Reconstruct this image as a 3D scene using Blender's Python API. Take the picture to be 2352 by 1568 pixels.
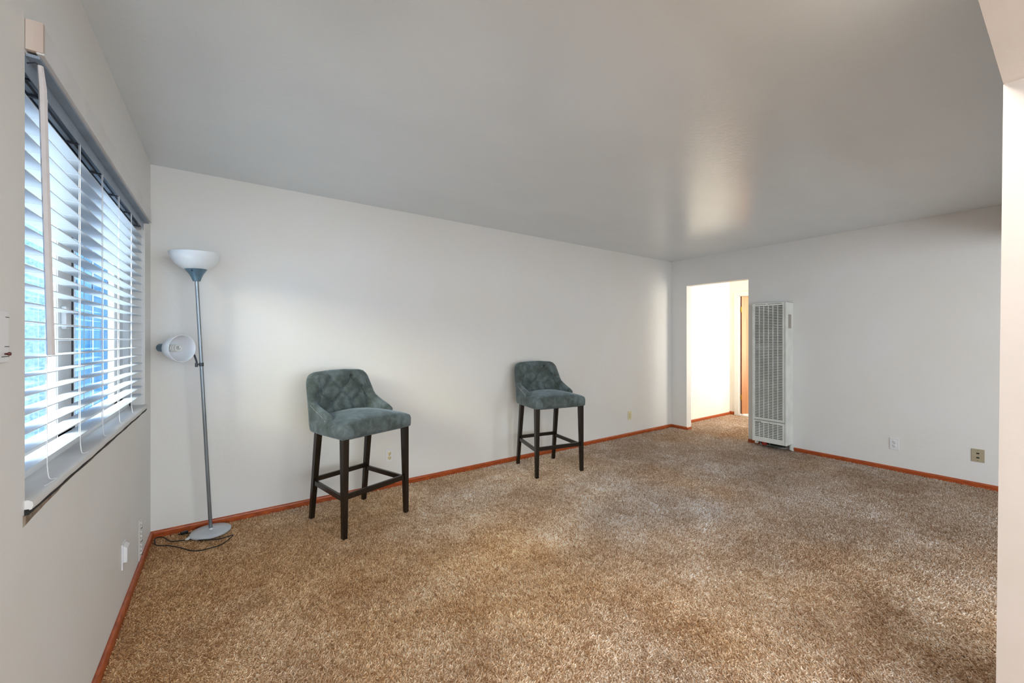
import bpy, bmesh, math, random
import numpy as np
from mathutils import Vector, Matrix

random.seed(7)
rng = np.random.default_rng(11)
for o in list(bpy.data.objects):
    bpy.data.objects.remove(o)
scn = bpy.context.scene
COL = scn.collection
PI = math.pi

# ------------------------------------------------------------------ camera
F_PX, YAW, CAM_Z = 926.1, 0.95375, 1.2944
cam_d = bpy.data.cameras.new('camera')
cam = bpy.data.objects.new('camera', cam_d)
COL.objects.link(cam)
cam.location = (0, 0, CAM_Z)
cam.rotation_euler = (PI / 2, 0, YAW - PI / 2)
cam_d.sensor_width = 36
cam_d.lens = F_PX * 36 / 2352
cam_d.shift_y = (784 - 778.7) / 2352 * -1
cam_d.clip_start = 0.02
cam_d.clip_end = 200
scn.camera = cam

# ------------------------------------------------------------------ light
XL, YB, XR, ZC = -0.403, 3.525, 5.403, 2.44          # room: left wall, back wall, right wall, ceiling

world = bpy.data.worlds.new('sky')
scn.world = world
world.use_nodes = True
wn = world.node_tree
bgn = wn.nodes['Background']
bgn.inputs[0].default_value = (0.46, 0.66, 1.0, 1)
bgn.inputs[1].default_value = 3.2


def add_light(name, kind, loc, direction, energy, color, **kw):
    d = bpy.data.lights.new(name, kind)
    d.energy = energy
    d.color = color
    for k, v in kw.items():
        setattr(d, k, v)
    o = bpy.data.objects.new(name, d)
    COL.objects.link(o)
    o.location = loc
    o.rotation_euler = Vector(direction).to_track_quat('-Z', 'Y').to_euler()
    return o


# bright hazy strip of sky low in the west, above the houses opposite: shines in under the eave and through the blind
add_light('low_sky_light', 'AREA', (-8.0, -2.3, 5.2), (1, .50, -.42), 4000, (1.0, 0.81, 0.55), shape='RECTANGLE', size=7.5, size_y=3.4)
# unseen fill light, added above the viewer to brighten the carpet
add_light('added_fill_light', 'AREA', (1.45, .30, 2.325), (0, 0, -1), 9, (1.0, 0.95, 0.88), shape='DISK', size=0.22)
# daylight of the adjoining room's windows (behind the camera)
add_light('rear_window_light', 'AREA', (1.7, -3.05, 1.35), (0.0, 1, 0.03), 120, (0.78, 0.90, 1.0), shape='RECTANGLE', size=3.8, size_y=1.8)
add_light('side_window_light', 'AREA', (-0.30, -1.6, 1.45), (1, 0.35, 0.1), 30, (1.0, 0.93, 0.92), shape='RECTANGLE', size=1.4, size_y=1.2)
# hallway: daylight out of the side room, and the room beyond the brown door
add_light('hall_window_light', 'AREA', (6.55, 0.9, 1.45), (0.12, 1, 0.0), 33, (1.0, 0.94, 0.84), shape='RECTANGLE', size=0.9, size_y=1.9, spread=math.radians(95))
add_light('far_room_light', 'AREA', (8.6, 2.6, 2.3), (-0.1, 0.1, -1), 60, (1.0, 0.95, 0.88), shape='RECTANGLE', size=1.0, size_y=1.0)

scn.view_settings.view_transform = 'Standard'
scn.view_settings.look = 'None'
scn.view_settings.gamma = 1
scn.view_settings.use_curve_mapping = False
scn.view_settings.exposure = 0.14

# ------------------------------------------------------------------ helpers


def srgb(r, g, b):
    return tuple((c / 255 / 12.92) if c / 255 <= 0.04045 else ((c / 255 + 0.055) / 1.055) ** 2.4 for c in (r, g, b)) + (1,)


def material(name, color, rough=0.5, metal=0.0, color2=None, nscale=8, ndetail=4, nrange=(0.35, 0.65), stretch=None,
             bump=0.0, bscale=60, bdetail=3, bdist=0.002, sheen=0.0, spec=0.5, coat=0.0, trans=0.0, subsurf=0.0):
    m = bpy.data.materials.new(name)
    m.use_nodes = True
    nt = m.node_tree
    N, L = nt.nodes, nt.links
    p = N['Principled BSDF']
    p.inputs['Base Color'].default_value = color
    p.inputs['Roughness'].default_value = rough
    p.inputs['Metallic'].default_value = metal
    p.inputs['Specular IOR Level'].default_value = spec
    p.inputs['Sheen Weight'].default_value = sheen
    p.inputs['Coat Weight'].default_value = coat
    p.inputs['Transmission Weight'].default_value = trans
    if subsurf:
        p.inputs['Subsurface Weight'].default_value = subsurf
        p.inputs['Subsurface Scale'].default_value = 0.02
    tc = N.new('ShaderNodeTexCoord')
    mp = N.new('ShaderNodeMapping')
    L.new(tc.outputs['Object'], mp.inputs['Vector'])
    if stretch:
        mp.inputs['Scale'].default_value = stretch
    if color2 is not None:
        n = N.new('ShaderNodeTexNoise')
        n.inputs['Scale'].default_value = nscale
        n.inputs['Detail'].default_value = ndetail
        L.new(mp.outputs[0], n.inputs['Vector'])
        r = N.new('ShaderNodeValToRGB')
        r.color_ramp.elements[0].position = nrange[0]
        r.color_ramp.elements[1].position = nrange[1]
        r.color_ramp.elements[0].color = color
        r.color_ramp.elements[1].color = color2
        L.new(n.outputs['Fac'], r.inputs[0])
        L.new(r.outputs[0], p.inputs['Base Color'])
    if bump:
        n = N.new('ShaderNodeTexNoise')
        n.inputs['Scale'].default_value = bscale
        n.inputs['Detail'].default_value = bdetail
        L.new(mp.outputs[0], n.inputs['Vector'])
        b = N.new('ShaderNodeBump')
        b.inputs['Strength'].default_value = bump
        b.inputs['Distance'].default_value = bdist
        L.new(n.outputs['Fac'], b.inputs['Height'])
        L.new(b.outputs[0], p.inputs['Normal'])
    return m


M = {}
M['wall'] = material('wall_paint', srgb(228, 226, 221), 0.55, color2=srgb(229, 228, 226), nscale=2.2, bump=0.35, bscale=26, bdetail=5, bdist=0.004, spec=0.35)
M['ceiling'] = material('ceiling_paint', srgb(222, 229, 233), 0.23, color2=srgb(226, 233, 237), nscale=1.5, bump=0.30, bscale=30, bdetail=6, bdist=0.0035, spec=0.72, stretch=(1, 1.8, 1))
M['hall'] = material('hall_paint', srgb(244, 240, 230), 0.5, color2=srgb(240, 235, 224), nscale=3, bump=0.2, bscale=30)
M['soffit'] = material('soffit_paint', srgb(226, 216, 208), 0.55, color2=srgb(222, 213, 204), nscale=6, bump=0.3, bscale=35, bdist=0.003)
M['trimwood'] = material('varnished_base_wood', srgb(186, 88, 34), 0.38, color2=srgb(144, 60, 20), nscale=3, ndetail=8, stretch=(6, 6, 40), bump=0.1, bscale=20)
M['trimwhite'] = material('white_enamel', srgb(238, 236, 230), 0.35, color2=srgb(232, 230, 224), nscale=5, bump=0.05)
M['dooredge'] = material('brown_door_edge', srgb(140, 82, 50), 0.45, color2=srgb(116, 64, 36), nscale=3, stretch=(10, 10, .6))
M['door'] = material('brown_door_veneer', srgb(204, 146, 96), 0.42, color2=srgb(180, 118, 70), nscale=2.0, ndetail=8, stretch=(10, 10, 0.6), bump=0.06)
M['brass'] = material('brass', srgb(212, 168, 60), 0.28, 1.0, color2=srgb(190, 146, 48), nscale=30)
M['vinyl'] = material('white_vinyl', srgb(236, 240, 244), 0.35, color2=srgb(230, 235, 240), nscale=6)
M['slat'] = material('blind_white', srgb(224, 233, 243), 0.42, color2=srgb(219, 229, 240), nscale=4, stretch=(1, .3, 1), bump=0.04, bscale=40)
M['valance'] = material('valance_white', srgb(222, 222, 222), 0.5, color2=srgb(216, 214, 212), nscale=6, bump=0.06)
M['rail'] = material('blue_grey_head_rail', srgb(150, 164, 180), 0.45, 0.2, color2=srgb(138, 152, 168), nscale=14)
M['valance_end'] = material('valance_end_cut', srgb(204, 188, 176), 0.6, color2=srgb(196, 178, 166), nscale=12, stretch=(3, 1, .4))
M['wand'] = material('wand_plastic', srgb(214, 208, 208), 0.3, color2=srgb(206, 200, 200), nscale=20)
M['cord'] = material('blind_cord', srgb(240, 241, 243), 0.7, color2=srgb(230, 232, 236), nscale=120)
M['clip'] = material('dark_clip', srgb(38, 42, 50), 0.5, color2=srgb(54, 58, 66), nscale=60)
M['stuccoblue'] = material('pale_blue_stucco', srgb(104, 148, 196), 0.9, color2=srgb(150, 184, 220), nscale=26, bump=0.6, bscale=40, bdist=0.01)
M['boardblue'] = material('blue_painted_board', srgb(34, 104, 150), 0.6, color2=srgb(62, 138, 180), nscale=3, stretch=(8, 8, .8), bump=0.2)
M['concrete'] = material('concrete', srgb(186, 192, 198), 0.9, color2=srgb(160, 168, 176), nscale=6, bump=0.3)
M['steel'] = material('silver_lamp_metal', srgb(150, 158, 164), 0.34, 0.75, color2=srgb(128, 136, 142), nscale=14, stretch=(1, 1, .2))
M['basemetal'] = material('pale_grey_lamp_enamel', srgb(204, 209, 214), 0.34, 0.2, color2=srgb(192, 198, 205), nscale=9, bump=0.05, bscale=200)
M['socket'] = material('blue_grey_socket', srgb(104, 132, 150), 0.35, 0.35, color2=srgb(92, 120, 140), nscale=20)
M['shade'] = material('frosted_white_shade', srgb(236, 236, 240), 0.32, color2=srgb(230, 231, 236), nscale=5, subsurf=0.25)
M['bulb'] = material('bulb_white', srgb(236, 238, 234), 0.25, color2=srgb(228, 230, 226), nscale=40)
M['black'] = material('black_rubber', srgb(20, 18, 18), 0.45, color2=srgb(30, 27, 26), nscale=60)
M['darkarm'] = material('dark_grey_arm', srgb(66, 70, 76), 0.4, 0.4, color2=srgb(52, 56, 62), nscale=20)
M['legwood'] = material('dark_espresso_wood', srgb(20, 13, 9), 0.27, color2=srgb(34, 25, 16), nscale=3, ndetail=8, stretch=(10, 10, 1), bump=0.06, bscale=60)
M['nail'] = material('silver_nailhead', srgb(200, 204, 206), 0.3, 1.0, color2=srgb(180, 184, 188), nscale=60)
M['heater'] = material('heater_enamel', srgb(236, 238, 232), 0.42, color2=srgb(220, 222, 214), nscale=5, bump=0.03)
M['heaterdark'] = material('heater_inside', srgb(34, 30, 24), 0.8, color2=srgb(52, 44, 34), nscale=10)
M['heaterlabel'] = material('grey_label', srgb(170, 162, 152), 0.6, color2=srgb(160, 152, 142), nscale=20)
M['baffle'] = material('galvanised_baffle', srgb(122, 122, 114), 0.5, 0.4, color2=srgb(104, 102, 94), nscale=10)
M['red'] = material('red_valve', srgb(172, 34, 18), 0.45, color2=srgb(150, 26, 14), nscale=20)
M['darkred'] = material('dark_red_knob', srgb(92, 30, 22), 0.4, color2=srgb(78, 24, 18), nscale=40)
M['pipe'] = material('green_grey_pipe', srgb(96, 106, 88), 0.5, 0.3, color2=srgb(78, 86, 72), nscale=30)
M['plate'] = material('white_plate', srgb(230, 230, 232), 0.35, color2=srgb(226, 226, 228), nscale=20)
M['ivory'] = material('ivory_plastic', srgb(226, 216, 176), 0.35, color2=srgb(220, 210, 168), nscale=20)
M['beige'] = material('beige_plate', srgb(176, 164, 138), 0.4, color2=srgb(168, 156, 130), nscale=20)
M['slot'] = material('slot_dark', srgb(26, 22, 18), 0.6, color2=srgb(34, 28, 24), nscale=60)
M['rawplaster'] = material('chipped_plaster', srgb(150, 138, 124), 0.9, color2=srgb(112, 92, 70), nscale=30, bump=0.6, bscale=90, bdist=0.003)
M['gap'] = material('dark_gap', srgb(30, 30, 32), 0.9, color2=srgb(44, 42, 42), nscale=40)
M['tile'] = material('white_floor', srgb(240, 240, 240), 0.4, color2=srgb(232, 232, 234), nscale=4)


def velvet(name, a, b, c):
    m = material(name, a, 0.75, sheen=0.42, spec=0.15, bump=0.25, bscale=420, bdetail=2, bdist=0.0006)
    nt = m.node_tree
    N, L = nt.nodes, nt.links
    p = N['Principled BSDF']
    p.inputs['Sheen Roughness'].default_value = 0.45
    p.inputs['Sheen Tint'].default_value = (0.62, 0.78, 0.92, 1)
    tc = N.new('ShaderNodeTexCoord')
    n1 = N.new('ShaderNodeTexNoise')
    n1.inputs['Scale'].default_value = 11
    n1.inputs['Detail'].default_value = 5
    n1.inputs['Roughness'].default_value = 0.62
    n1.inputs['Distortion'].default_value = 0.35
    L.new(tc.outputs['Object'], n1.inputs['Vector'])
    r = N.new('ShaderNodeValToRGB')
    e = r.color_ramp.elements
    e[0].position, e[0].color = 0.30, a
    e[1].position, e[1].color = 0.72, c
    x = e.new(0.5)
    x.color = b
    L.new(n1.outputs['Fac'], r.inputs[0])
    L.new(r.outputs[0], p.inputs['Base Color'])
    return m


M['velvet'] = velvet('blue_grey_velvet', srgb(58, 65, 61), srgb(82, 91, 89), srgb(112, 124, 127))


def glass_material():
    m = bpy.data.materials.new('window_glass')
    m.use_nodes = True
    nt = m.node_tree
    N, L = nt.nodes, nt.links
    N.remove(N['Principled BSDF'])
    t = N.new('ShaderNodeBsdfTransparent')
    t.inputs[0].default_value = (0.85, 0.93, 0.98, 1)
    g = N.new('ShaderNodeBsdfGlossy')
    g.inputs['Roughness'].default_value = 0.03
    lw = N.new('ShaderNodeLayerWeight')
    lw.inputs['Blend'].default_value = 0.5
    pw = N.new('ShaderNodeMath')
    pw.operation = 'POWER'
    pw.inputs[1].default_value = 5
    L.new(lw.outputs['Facing'], pw.inputs[0])
    fr = N.new('ShaderNodeMapRange')
    fr.inputs['To Min'].default_value = 0.03
    fr.inputs['To Max'].default_value = 0.6
    L.new(pw.outputs[0], fr.inputs['Value'])
    mx = N.new('ShaderNodeMixShader')
    L.new(fr.outputs[0], mx.inputs[0])
    L.new(t.outputs[0], mx.inputs[1])
    L.new(g.outputs[0], mx.inputs[2])
    L.new(mx.outputs[0], N['Material Output'].inputs[0])
    return m


M['glass'] = glass_material()


def carpet_material(name, base=False):
    m = bpy.data.materials.new(name)
    m.use_nodes = True
    nt = m.node_tree
    N, L = nt.nodes, nt.links
    p = N['Principled BSDF']
    p.inputs['Roughness'].default_value = 0.95
    p.inputs['Specular IOR Level'].default_value = 0.1
    p.inputs['Sheen Weight'].default_value = 0.15
    geo = N.new('ShaderNodeNewGeometry')

    def noise(scale, detail, rough, stretch=(1, 1, 1), dist=0.0, rot=0.0):
        mp = N.new('ShaderNodeMapping')
        mp.inputs['Scale'].default_value = stretch
        mp.inputs['Rotation'].default_value = (0, 0, rot)
        L.new(geo.outputs['Position'], mp.inputs['Vector'])
        n = N.new('ShaderNodeTexNoise')
        n.inputs['Scale'].default_value = scale
        n.inputs['Detail'].default_value = detail
        n.inputs['Roughness'].default_value = rough
        n.inputs['Distortion'].default_value = dist
        L.new(mp.outputs[0], n.inputs['Vector'])
        return n.outputs['Fac']

    def mapr(sock, a, b, c, d):
        r = N.new('ShaderNodeMapRange')
        r.inputs['From Min'].default_value = a
        r.inputs['From Max'].default_value = b
        r.inputs['To Min'].default_value = c
        r.inputs['To Max'].default_value = d
        L.new(sock, r.inputs['Value'])
        return r.outputs[0]

    def mul(a, b):
        q = N.new('ShaderNodeMath')
        q.operation = 'MULTIPLY'
        for i, s in enumerate((a, b)):
            if isinstance(s, (int, float)):
                q.inputs[i].default_value = s
            else:
                L.new(s, q.inputs[i])
        return q.outputs[0]

    # hue drifts between warm brown and grey brown over the room, greyer towards the right wall
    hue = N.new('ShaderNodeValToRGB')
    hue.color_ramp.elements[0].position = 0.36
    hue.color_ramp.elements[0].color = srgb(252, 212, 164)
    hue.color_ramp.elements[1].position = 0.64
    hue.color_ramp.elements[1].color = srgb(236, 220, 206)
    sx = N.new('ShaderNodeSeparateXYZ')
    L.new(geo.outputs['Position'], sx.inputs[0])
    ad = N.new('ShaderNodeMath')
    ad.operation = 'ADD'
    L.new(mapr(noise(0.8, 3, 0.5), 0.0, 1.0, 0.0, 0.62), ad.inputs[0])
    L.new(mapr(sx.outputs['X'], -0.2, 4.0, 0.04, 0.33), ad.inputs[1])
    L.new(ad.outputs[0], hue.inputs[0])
    v = mul(mapr(noise(1.3, 5, 0.62, (1.0, 1.5, 1), 0.6, 0.5), 0.36, 0.66, 0.74, 1.12), mapr(noise(6.5, 5, 0.65, (1.2, .8, 1), 0.4), 0.34, 0.66, 0.84, 1.1))
    v = mul(v, mapr(noise(46, 3, 0.65, (1, 1, 1), 0.6), 0.32, 0.68, 0.66, 1.30))
    # uneven room light put into the carpet colour: lighter middle, darker edges
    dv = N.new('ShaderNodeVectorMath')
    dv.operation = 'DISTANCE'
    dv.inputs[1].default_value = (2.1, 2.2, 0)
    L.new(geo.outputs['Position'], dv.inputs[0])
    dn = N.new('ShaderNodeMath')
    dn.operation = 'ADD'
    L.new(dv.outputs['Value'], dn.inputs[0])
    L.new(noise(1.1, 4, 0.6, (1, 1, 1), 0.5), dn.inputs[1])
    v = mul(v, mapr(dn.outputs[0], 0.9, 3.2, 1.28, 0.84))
    if base:
        v = mul(v, mapr(noise(210, 2, 0.6), 0.36, 0.64, 0.35, 1.15))
    else:
        at = N.new('ShaderNodeAttribute')
        at.attribute_name = 'tuft'
        v = mul(v, at.outputs['Fac'])
    # darker fibres are also browner: each channel falls off at its own rate
    sep = N.new('ShaderNodeSeparateColor')
    L.new(hue.outputs[0], sep.inputs[0])
    com = N.new('ShaderNodeCombineColor')
    for k, e in enumerate((0.85, 1.20, 1.62)):
        pw = N.new('ShaderNodeMath')
        pw.operation = 'POWER'
        pw.inputs[1].default_value = e
        L.new(v, pw.inputs[0])
        L.new(mul(sep.outputs[k], pw.outputs[0]), com.inputs[k])
    L.new(com.outputs[0], p.inputs['Base Color'])
    if base:
        b = N.new('ShaderNodeBump')
        b.inputs['Strength'].default_value = 0.9
        b.inputs['Distance'].default_value = 0.008
        L.new(noise(180, 3, 0.6), b.inputs['Height'])
        L.new(b.outputs[0], p.inputs['Normal'])
    return m


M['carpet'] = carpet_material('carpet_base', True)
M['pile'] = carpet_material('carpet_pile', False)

# ---- mesh building


def link(name, me, m, parent=None, smooth=False):
    o = bpy.data.objects.new(name, me)
    COL.objects.link(o)
    if m:
        me.materials.append(m)
    if smooth:
        me.polygons.foreach_set('use_smooth', [True] * len(me.polygons))
    if parent:
        o.parent = parent
    return o


def obj(name, bm, m, parent=None, smooth=False, bevel=0.0, seg=2, angle=40):
    bmesh.ops.recalc_face_normals(bm, faces=bm.faces)
    me = bpy.data.meshes.new(name)
    bm.to_mesh(me)
    bm.free()
    o = link(name, me, m, parent, smooth)
    if smooth and smooth != 'all':
        me.set_sharp_from_angle(angle=math.radians(angle))
    if bevel:
        b = o.modifiers.new('bevel', 'BEVEL')
        b.width = bevel
        b.segments = seg
        b.limit_method = 'ANGLE'
        b.angle_limit = math.radians(35)
        b.harden_normals = False
    return o


def box(bm, x0, x1, y0, y1, z0, z1, mat=None):
    vs = [bm.verts.new((x, y, z)) for x in (x0, x1) for y in (y0, y1) for z in (z0, z1)]
    if mat is not None:
        for v in vs:
            v.co = mat @ v.co
    for f in ((0, 1, 3, 2), (4, 6, 7, 5), (0, 4, 5, 1), (2, 3, 7, 6), (0, 2, 6, 4), (1, 5, 7, 3)):
        bm.faces.new([vs[i] for i in f])
    return bm


def boxes(*bs):
    bm = bmesh.new()
    for b in bs:
        box(bm, *b)
    return bm


def tube(bm, pts, r, n=8, caps=True, closed=False):
    pts = [Vector(p) for p in pts]
    k = len(pts)
    rr = r if isinstance(r, (list, tuple)) else [r] * k
    rings = []
    up = None
    for i, p in enumerate(pts):
        a = pts[(i - 1) % k] if (closed or i > 0) else pts[i]
        b = pts[(i + 1) % k] if (closed or i < k - 1) else pts[i]
        t = (b - a).normalized()
        if up is None:
            up = Vector((0, 0, 1)) if abs(t.z) < 0.9 else Vector((1, 0, 0))
        u = (up - t * up.dot(t)).normalized()
        w = t.cross(u)
        up = u
        rings.append([bm.verts.new(p + (u * math.cos(2 * PI * j / n) + w * math.sin(2 * PI * j / n)) * rr[i]) for j in range(n)])
    for i in range(k if closed else k - 1):
        A, B = rings[i], rings[(i + 1) % k]
        for j in range(n):
            bm.faces.new((A[j], A[(j + 1) % n], B[(j + 1) % n], B[j]))
    if caps and not closed:
        bm.faces.new(rings[0][::-1])
        bm.faces.new(rings[-1])
    return bm


def lathe(bm, prof, n=40, mat=None, close=True):
    rings = []
    for r, z in prof:
        if r < 1e-6:
            v = bm.verts.new((0, 0, z))
            rings.append([v])
        else:
            rings.append([bm.verts.new((r * math.cos(2 * PI * j / n), r * math.sin(2 * PI * j / n), z)) for j in range(n)])
    for A, B in zip(rings, rings[1:]):
        for j in range(n):
            a, b = A[j % len(A)], A[(j + 1) % len(A)]
            c, d = B[(j + 1) % len(B)], B[j % len(B)]
            vs = []
            for v in (a, b, c, d):
                if v not in vs:
                    vs.append(v)
            if len(vs) > 2:
                bm.faces.new(vs)
    if mat is not None:
        for ring in rings:
            for v in ring:
                v.co = mat @ v.co
    return bm


def smooth_path(pts, n=8):
    """Catmull-Rom through the points."""
    P = [Vector(p) for p in pts]
    P = [P[0] * 2 - P[1]] + P + [P[-1] * 2 - P[-2]]
    out = []
    for i in range(1, len(P) - 2):
        a, b, c, d = P[i - 1], P[i], P[i + 1], P[i + 2]
        for k in range(n):
            t = k / n
            out.append(0.5 * ((2 * b) + (c - a) * t + (2 * a - 5 * b + 4 * c - d) * t * t + (3 * b - a - 3 * c + d) * t ** 3))
    out.append(P[-2])
    return out


def thing(name, label, cat, loc=(0, 0, 0), rotz=0, group=None):
    o = bpy.data.objects.new(name, None)
    o.empty_display_size = 0.1
    COL.objects.link(o)
    o.location = loc
    o.rotation_euler = (0, 0, rotz)
    o['label'] = label
    o['category'] = cat
    if group:
        o['group'] = group
    return o


def tag(o, label, cat, group=None):
    o['label'] = label
    o['category'] = cat
    if group:
        o['group'] = group
    return o


def struct(name, bm, m, label=None, cat=None, parent=None, **kw):
    o = obj(name, bm, m, parent, **kw)
    if parent is None:
        o['kind'] = 'structure'
        o['label'] = label
        o['category'] = cat
    return o


def dup(root, name, loc, rotz, label, group=None):
    r = root.copy()
    COL.objects.link(r)
    r.location = loc
    r.rotation_euler = (0, 0, rotz)
    r['label'] = label
    if group:
        r['group'] = group
    for ch in list(root.children):
        c = ch.copy()
        COL.objects.link(c)
        c.parent = r
        for g in ch.children:
            d = g.copy()
            COL.objects.link(d)
            d.parent = c
    return r


# ================================================================== THE SETTING
FZ = -0.012           # carpet backing; the pile comes up to about z = 0
WT = 0.115            # inner wall thickness
WY0, WY1 = 1.50, 3.30  # window opening
WZ0, WZ1 = 0.872, 2.0
OY0, OY1, OZ = 2.435, 3.276, 2.060   # opening to the hall

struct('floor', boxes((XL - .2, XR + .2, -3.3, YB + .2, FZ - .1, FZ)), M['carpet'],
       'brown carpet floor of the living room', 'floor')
struct('ceiling', boxes((XL - .2, XR + .12, .14, YB + .2, ZC, ZC + .1)), M['ceiling'],
       'satin grey-white ceiling above the stools', 'ceiling')
# left wall with the window opening
bm = boxes((XL - .10, XL, -3.3, WY0, FZ, ZC), (XL - .10, XL, WY1, YB + .2, FZ, ZC), (XL - .10, XL, WY0, WY1, WZ1, ZC), (XL - .10, XL, WY0, WY1, FZ, WZ0))
struct('wall_left', bm, M['wall'], 'off-white wall around the window with the blind', 'wall')
struct('wall_back', boxes((XL, XR + .001, YB, YB + .12, FZ, ZC)), M['wall'], 'long off-white wall behind the two stools and the lamp', 'wall')
bm = boxes((XR, XR + WT, .0, OY0, FZ, ZC), (XR, XR + WT, OY1, YB + .12, FZ, ZC), (XR, XR + WT, OY0, OY1, OZ, ZC))
struct('wall_right', bm, M['wall'], 'off-white far wall with the hall opening and the heater', 'wall')
# front wall: stub on the right and the header over the wide opening the camera looks through
JX, HZ = 2.008, 2.10
bm = boxes((JX, 2.50, .02, .1412, FZ, HZ))
for v in bm.verts:
    if v.co.y > .1:
        v.co.y += .0165 * (HZ - v.co.z) / HZ
struct('wall_front', bm, M['soffit'], 'end of the near wall at the right edge of the picture', 'wall')
struct('trim_1', boxes((XL, XR, .02, .1405, HZ, ZC)), M['soffit'], 'header beam over the wide opening, top right corner', 'beam')
# adjoining room behind the camera
struct('wall_rear', boxes((XL, XR, -3.3, -3.2, FZ, ZC)), M['wall'], 'rear wall of the adjoining room behind the viewer', 'wall')
struct('wall_side', boxes((XR, XR + .12, -3.3, .0, FZ, ZC)), M['wall'], 'side wall of the adjoining room behind the viewer', 'wall')
struct('ceiling_rear', boxes((XL - .2, XR + .12, -3.3, .0205, ZC, ZC + .1)), M['wall'], 'ceiling of the adjoining room behind the viewer', 'ceiling')


def base_profile(bm, p, q, nrm, h=.034, t=.013):
    """small wooden base moulding along p->q, nrm = into the room"""
    p, q, nrm = Vector(p), Vector(q), Vector(nrm)
    prof = [(0, FZ), (t, FZ), (t, h * .62), (t * .78, h * .86), (t * .35, h), (0, h)]
    A = [bm.verts.new(p + nrm * a + Vector((0, 0, b))) for a, b in prof]
    B = [bm.verts.new(q + nrm * a + Vector((0, 0, b))) for a, b in prof]
    n = len(prof)
    for i in range(n):
        bm.faces.new((A[i], A[(i + 1) % n], B[(i + 1) % n], B[i]))
    bm.faces.new(A)
    bm.faces.new(B[::-1])


bm = bmesh.new()
base_profile(bm, (XL, .16, 0), (XL, YB, 0), (1, 0, 0), t=.016)
struct('baseboard_left', bm, M['trimwood'], 'orange-brown wooden base moulding under the window wall', 'baseboard')
bm = bmesh.new()
base_profile(bm, (XL, YB, 0), (XR, YB, 0), (0, -1, 0))
struct('baseboard_back', bm, M['trimwood'], 'orange-brown wooden base moulding along the long wall', 'baseboard')
bm = bmesh.new()
base_profile(bm, (XR, YB, 0), (XR, OY1 - .01, 0), (-1, 0, 0))
base_profile(bm, (XR - .01, OY1, 0), (XR + WT, OY1, 0), (0, -1, 0), h=.026, t=.010)
base_profile(bm, (XR, OY0, 0), (XR, 2.30, 0), (-1, 0, 0))
base_profile(bm, (XR, 1.93, 0), (XR, .15, 0), (-1, 0, 0))
struct('baseboard_right', bm, M['trimwood'], 'orange-brown wooden base moulding along the heater wall', 'baseboard')

cl = thing('added_fill_lamp', 'added white dome with the fill light, above the viewer and out of the picture', 'ceiling lamp', (1.45, .30, ZC))  # dome fitting added around the unseen fill light
obj('fill_lamp_base', lathe(bmesh.new(), [(0, 0), (.13, 0), (.13, -.02), (.12, -.025), (0, -.025)], 32), M['trimwhite'], cl, smooth=True)
obj('fill_lamp_dome', lathe(bmesh.new(), [(0, -.026), (.118, -.026), (.110, -.055), (.085, -.080), (.045, -.096), (0, -.100)], 32), M['shade'], cl, smooth=True)
# ------------------------------------------------------------------ hall beyond the opening
HX = 7.16
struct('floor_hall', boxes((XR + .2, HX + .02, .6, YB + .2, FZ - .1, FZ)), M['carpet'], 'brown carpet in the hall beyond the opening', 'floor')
struct('wall_hall_left', boxes((XR + WT, HX + .12, 3.535, 3.655, FZ, ZC)), M['hall'], 'bright white hall wall seen through the opening', 'wall')
DY0, DY1, DZ = 2.62, 3.385, 2.045     # door opening at the hall end
struct('wall_hall_end', boxes((HX, HX + .11, DY1, 3.535, FZ, ZC), (HX, HX + .11, .6, DY0, FZ, ZC), (HX, HX + .11, DY0, DY1, DZ, ZC)), M['hall'],
       'cream wall at the end of the hall around the brown door', 'wall')
struct('ceiling_hall', boxes((XR + WT, 9.6, .5, 4.4, ZC, ZC + .1)), M['hall'], 'hall ceiling', 'ceiling')
struct('wall_hall_right', boxes((XR + WT, HX + .11, .6, .72, FZ, ZC)), M['hall'], 'far side wall of the hall', 'wall')
bm = bmesh.new()
base_profile(bm, (XR + WT, 3.535, 0), (HX, 3.535, 0), (0, -1, 0), h=.03)
base_profile(bm, (HX, 3.535, 0), (HX, DY1 + .075, 0), (-1, 0, 0), h=.045, t=.014)
struct('baseboard_hall', bm, M['trimwood'], 'thin wooden base moulding along the bright hall wall', 'baseboard')
# far room
struct('floor_far_room', boxes((HX + .02, 9.6, 1.0, 4.4, FZ - .1, FZ + .010)), M['tile'], 'white floor of the room beyond the brown door', 'floor')
struct('wall_far_room', boxes((9.5, 9.6, 1.0, 4.4, FZ, ZC), (HX + .11, 9.5, 4.3, 4.4, FZ, ZC), (HX + .11, 9.5, 1.0, 1.1, FZ, ZC)), M['hall'], 'white walls of the room beyond the brown door', 'wall')
# door frame + door
bm = bmesh.new()
box(bm, HX - .016, HX, DY1 - .005, DY1 + .068, FZ, DZ + .062)      # casing left
box(bm, HX - .016, HX, DY0 - .068, DY0 + .005, FZ, DZ + .062)
box(bm, HX - .016, HX, DY0, DY1, DZ - .005, DZ + .062)
fr = struct('trim_2', bm, M['trimwhite'], 'white casing around the brown door at the hall end', 'door casing', bevel=.004)
bm = bmesh.new()
box(bm, HX, HX + .115, DY1 - .018, DY1, FZ, DZ)
box(bm, HX, HX + .115, DY0, DY0 + .018, FZ, DZ)
box(bm, HX, HX + .115, DY0, DY1, DZ - .018, DZ)
box(bm, HX + .075, HX + .105, DY1 - .030, DY1 - .018, FZ, DZ - .018)
obj('door_jamb', bm, M['trimwhite'], fr, bevel=.002)
hx, hy = HX + .030, DY1 - .020
dr = thing('door_1', 'brown veneered door standing ajar at the end of the bright hall', 'door', (hx, hy, 0), math.radians(-37))
dr['kind'] = 'structure'
obj('door_leaf', boxes((0, .74, -.036, 0, FZ + .035, DZ - .022)), M['door'], dr, bevel=.002)
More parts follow.
